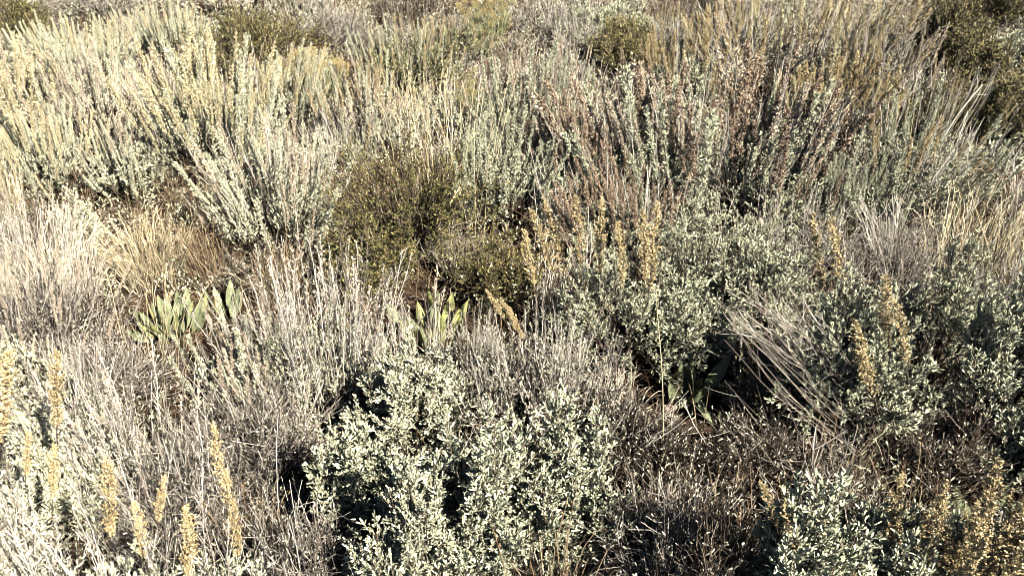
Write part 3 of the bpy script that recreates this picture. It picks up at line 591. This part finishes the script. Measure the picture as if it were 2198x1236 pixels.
# -- lone stalks and branches
lone_stalk([(1424,1040),(1421,900),(1418,780),(1412,640),(1424,600)],'straw','straight straw stalk standing alone in front of the dark hollow',seeds=26)
lone_stalk([(860,590),(905,510),(950,455),(985,405)],'straw','straw stalk slanting right across the dark centre bush',seeds=30)
lone_stalk([(968,560),(970,500),(977,440),(990,405)],'straw','upright straw stalk meeting the slanting one on the dark centre bush',seeds=30)
lone_stalk([(650,1130),(720,1060),(800,960),(850,895)],'straw','straw stalk slanting across the left of the near silvery cluster')
lone_stalk([(1020,1100),(1045,1050),(1090,1000),(1110,985)],'straw','short straw stalk slanting across the middle of the near silvery cluster')
lone_stalk([(120,1130),(190,1010),(290,962),(420,972)],'straw_pink','long arching grass stalk bending over the ochre plumes at bottom left')
lone_stalk([(2190,700),(2150,600),(2100,470),(2080,400)],'straw','tall straw stalk leaning left through the straw grass at the right')
lone_stalk([(1660,700),(1655,600),(1650,500),(1680,420)],'straw','thin straw stalk in front of the wide silvery sagebrush',seeds=12)
lone_stalk([(1960,470),(1955,380),(1958,300),(1960,240)],'straw','thin upright straw stalk against the grey-green sagebrush on the right',r=.0018)
lone_stalk([(575,300),(573,240),(571,180),(573,120)],'twig_brown','dark upright stem between the yellow plumes in the upper left',r=.006,name='dead_stalk',cat='stalk')
lone_stalk([(1910,985),(1850,958),(1790,965),(1730,985),(1640,975),(1590,930),(1560,890)],'twig_white','bare curved pale branch lying over the dark hollow',r=.0035,name='bare_branch',cat='branch')
lone_stalk([(1880,1010),(1760,990),(1650,1010),(1560,1000),(1500,930),(1470,870)],'twig_white','second bare curved branch, below the thicker pale one over the hollow',r=.0025,name='bare_branch',cat='branch')
lone_stalk([(1900,910),(1820,870),(1740,800),(1680,730),(1590,660)],'twig_grey','long grey branch slanting down across the large silvery sagebrush',r=.004,name='bare_branch',cat='branch')
lone_stalk([(1890,905),(1800,840),(1730,760),(1660,700),(1600,690)],'twig_white','pale branch lying along the long grey slanting one',r=.003,name='bare_branch',cat='branch')
lone_stalk([(1250,985),(1330,960),(1390,925),(1430,880)],'twig_grey','grey branch curving up at the left rim of the dark hollow',r=.003,name='bare_branch',cat='branch')
lone_stalk([(1240,1000),(1330,985),(1400,960),(1450,900)],'twig_white','pale thin branch curving below the grey one at the hollow rim',r=.002,name='bare_branch',cat='branch')
lone_stalk([(1960,420),(2010,330),(2060,250),(2115,185)],'twig_white','thick pale bare branch sticking up right from the grey-green sagebrush',r=.0045,name='bare_branch',cat='branch')
lone_stalk([(1930,470),(2000,390),(2050,320),(2080,240)],'twig_white','thinner pale bare branch left of the thick one on the right',r=.004,name='bare_branch',cat='branch')
lone_stalk([(40,265),(80,225),(115,190),(130,180)],'bark','dark slanting branch among the cream sagebrush at the left',r=.011,name='bare_branch',cat='branch')
lone_stalk([(760,790),(830,740),(900,690),(955,610)],'twig_grey','grey stalk slanting right over the tall yellowish broad leaves',r=.003,name='bare_branch',cat='branch')
def fan(root, tips, n, mat, label, bow=0., r=.0022, jit=25, name='dead_brush', cat='dead branches'):
    seedc[0] += 1; rng = rs(seedc[0]); p = ground_at(*root); cp, sp = math.cos(PITCH), math.sin(PITCH); g = thing(name, label, cat, p, 'bare dead branches')
    def pt(q, yy):
        dx = (q[0] - 1099) / FPX; d_ = (618 - q[1]) / FPX; v = np.array([dx, cp + d_ * sp, -sp + d_ * cp]); return np.array([0, 0, HC]) + v * (yy / v[1]) - p
    tips = np.array(tips, float)
    for i in range(n):
        f = rng.uniform(0, len(tips) - 1.001); k = int(f); t = tips[k] * (1 - f + k) + tips[k + 1] * (f - k) + rng.normal(size=2) * jit
        yy = p[1] + rng.uniform(-.14, .1); T = pt(t, yy); S0 = rng.normal(size=3) * .012; mid = (S0 + T) / 2; L_ = np.linalg.norm(T); mid[2] -= bow * L_ * rng.uniform(.6, 1.3); mid[1] += rng.normal() * .02; mid += rng.normal(size=3) * L_ * .05
        P = wob(bez(S0[None], mid[None], T[None], 12), rng, .003); b = MB(); rr = r * rng.uniform(.6, 1.3); tubes(b, P, np.linspace(rr, rr * .4, 12)[None], 4)
        q = rng.randint(4, 11, 6); dd = nrm(P[0, q] - P[0, q - 1] + rng.normal(size=(6, 3)) * .03) * rng.uniform(.04, .12, (6, 1)); B0 = P[0, q]
        tubes(b, bez(B0, B0 + dd * .5 + np.array([0, 0, -.006]), B0 + dd, 4), np.array([[.5, .45, .35, .2]]) * rr)
        link('branch', b.mesh('branch', [M[mat]]), g)
fan((1900,1035),[(1480,850),(1500,890),(1560,930),(1640,950)],14,'twig_grey','spray of thin pale branches arching left over the dark hollow',bow=.38,r=.0012,jit=40)
fan((1220,1010),[(1440,860),(1470,900),(1440,950)],9,'twig_white','spray of grey branches curving up right from the near silvery cluster',bow=.18,r=.0018)
fan((1960,960),[(1570,640),(1620,660),(1700,660),(1740,620)],30,'twig_grey','bundle of long grey branches leaning left across the large silvery sagebrush',bow=.07,r=.0018)
fan((1930,1010),[(1540,690),(1580,640),(1640,650),(1600,740)],10,'twig_grey','spray of fine pale twigs arching in front of the large silvery sagebrush',bow=.14,r=.0012,jit=45)
fan((1560,800),[(1420,640),(1480,655),(1560,650)],9,'twig_white','few thin pale twigs arching left over the middle silvery sagebrush',bow=-.15,r=.0012)
fan((1905,650),[(1830,430),(1870,440),(1930,430)],16,'twig_white','upright spray of feathery grey branches above the large silvery sagebrush',r=.0018,jit=12)
fan((1910,480),[(2110,190),(2080,260),(2100,330),(2060,300)],14,'twig_white','spray of pale branches fanning right from the grey-green sagebrush',bow=.08,r=.0017)
fan((1610,480),[(1690,270),(1720,360),(1500,330),(1450,300)],12,'twig_white','spray of white branches inside the russet sagebrush',bow=.05,r=.002)
fan((1760,480),[(1600,640),(1560,560),(1640,600)],8,'twig_grey','spray of grey branches drooping left below the russet sagebrush',bow=-.1,r=.002)
fan((590,545),[(735,430),(760,450),(745,480)],12,'straw','spray of straw-coloured twigs low on the right side of the dome-shaped sagebrush',bow=.06,r=.0024,jit=8)
fan((590,545),[(450,370),(440,440),(400,470)],7,'twig_white','spray of pale twigs low on the left side of the dome-shaped sagebrush',bow=.06,r=.0022,jit=12)
fan((620,1000),[(400,860),(420,960),(480,1050),(540,880)],14,'twig_grey','spray of grey curved twigs at the lower left, below the white-stalked sagebrush',bow=.12,r=.0022)
fan((640,1010),[(800,880),(830,960),(800,1050),(740,860)],14,'twig_grey','spray of curved twigs reaching right to the near silvery cluster',bow=.12,r=.0022)
fan((1755,1130),[(1700,940),(1735,930),(1790,940),(1860,1000)],7,'twig_grey','few upright grey stalks behind the near silvery sagebrush at bottom right',r=.0035,jit=6)
# -- stones
def stone(px,py,sz,label):
    import mathutils
    seedc[0]+=1; rng=rs(seedc[0]); p=ground_at(px,py)
    import bmesh
    b=bmesh.new(); bmesh.ops.create_icosphere(b,subdivisions=3,radius=1)
    for v in b.verts:
        n=mathutils.noise.noise(v.co*1.3+Vector((seedc[0],0,0)))*.45+mathutils.noise.noise(v.co*4)*.08
        v.co*=1+n; v.co.z*=.6
    me=bpy.data.meshes.new('stone'); b.to_mesh(me); b.free(); me.materials.append(M['stone'])
    o=link('stone',me,None,(p[0],p[1],p[2]+sz*.35)); o.scale=(sz,sz*.8,sz); tag(o,label,'stone')
stone(1436,880,.022,'pale stone at the edge of the dark hollow beside the straight straw stalk')
stone(462,705,.02,'pale stone below the small broad-leaved plant')
stone(1745,1000,.014,'small white stone among the curved branches over the hollow')
stone(545,560,.014,'small white pebble in the shaded hollow under the dome-shaped sagebrush')
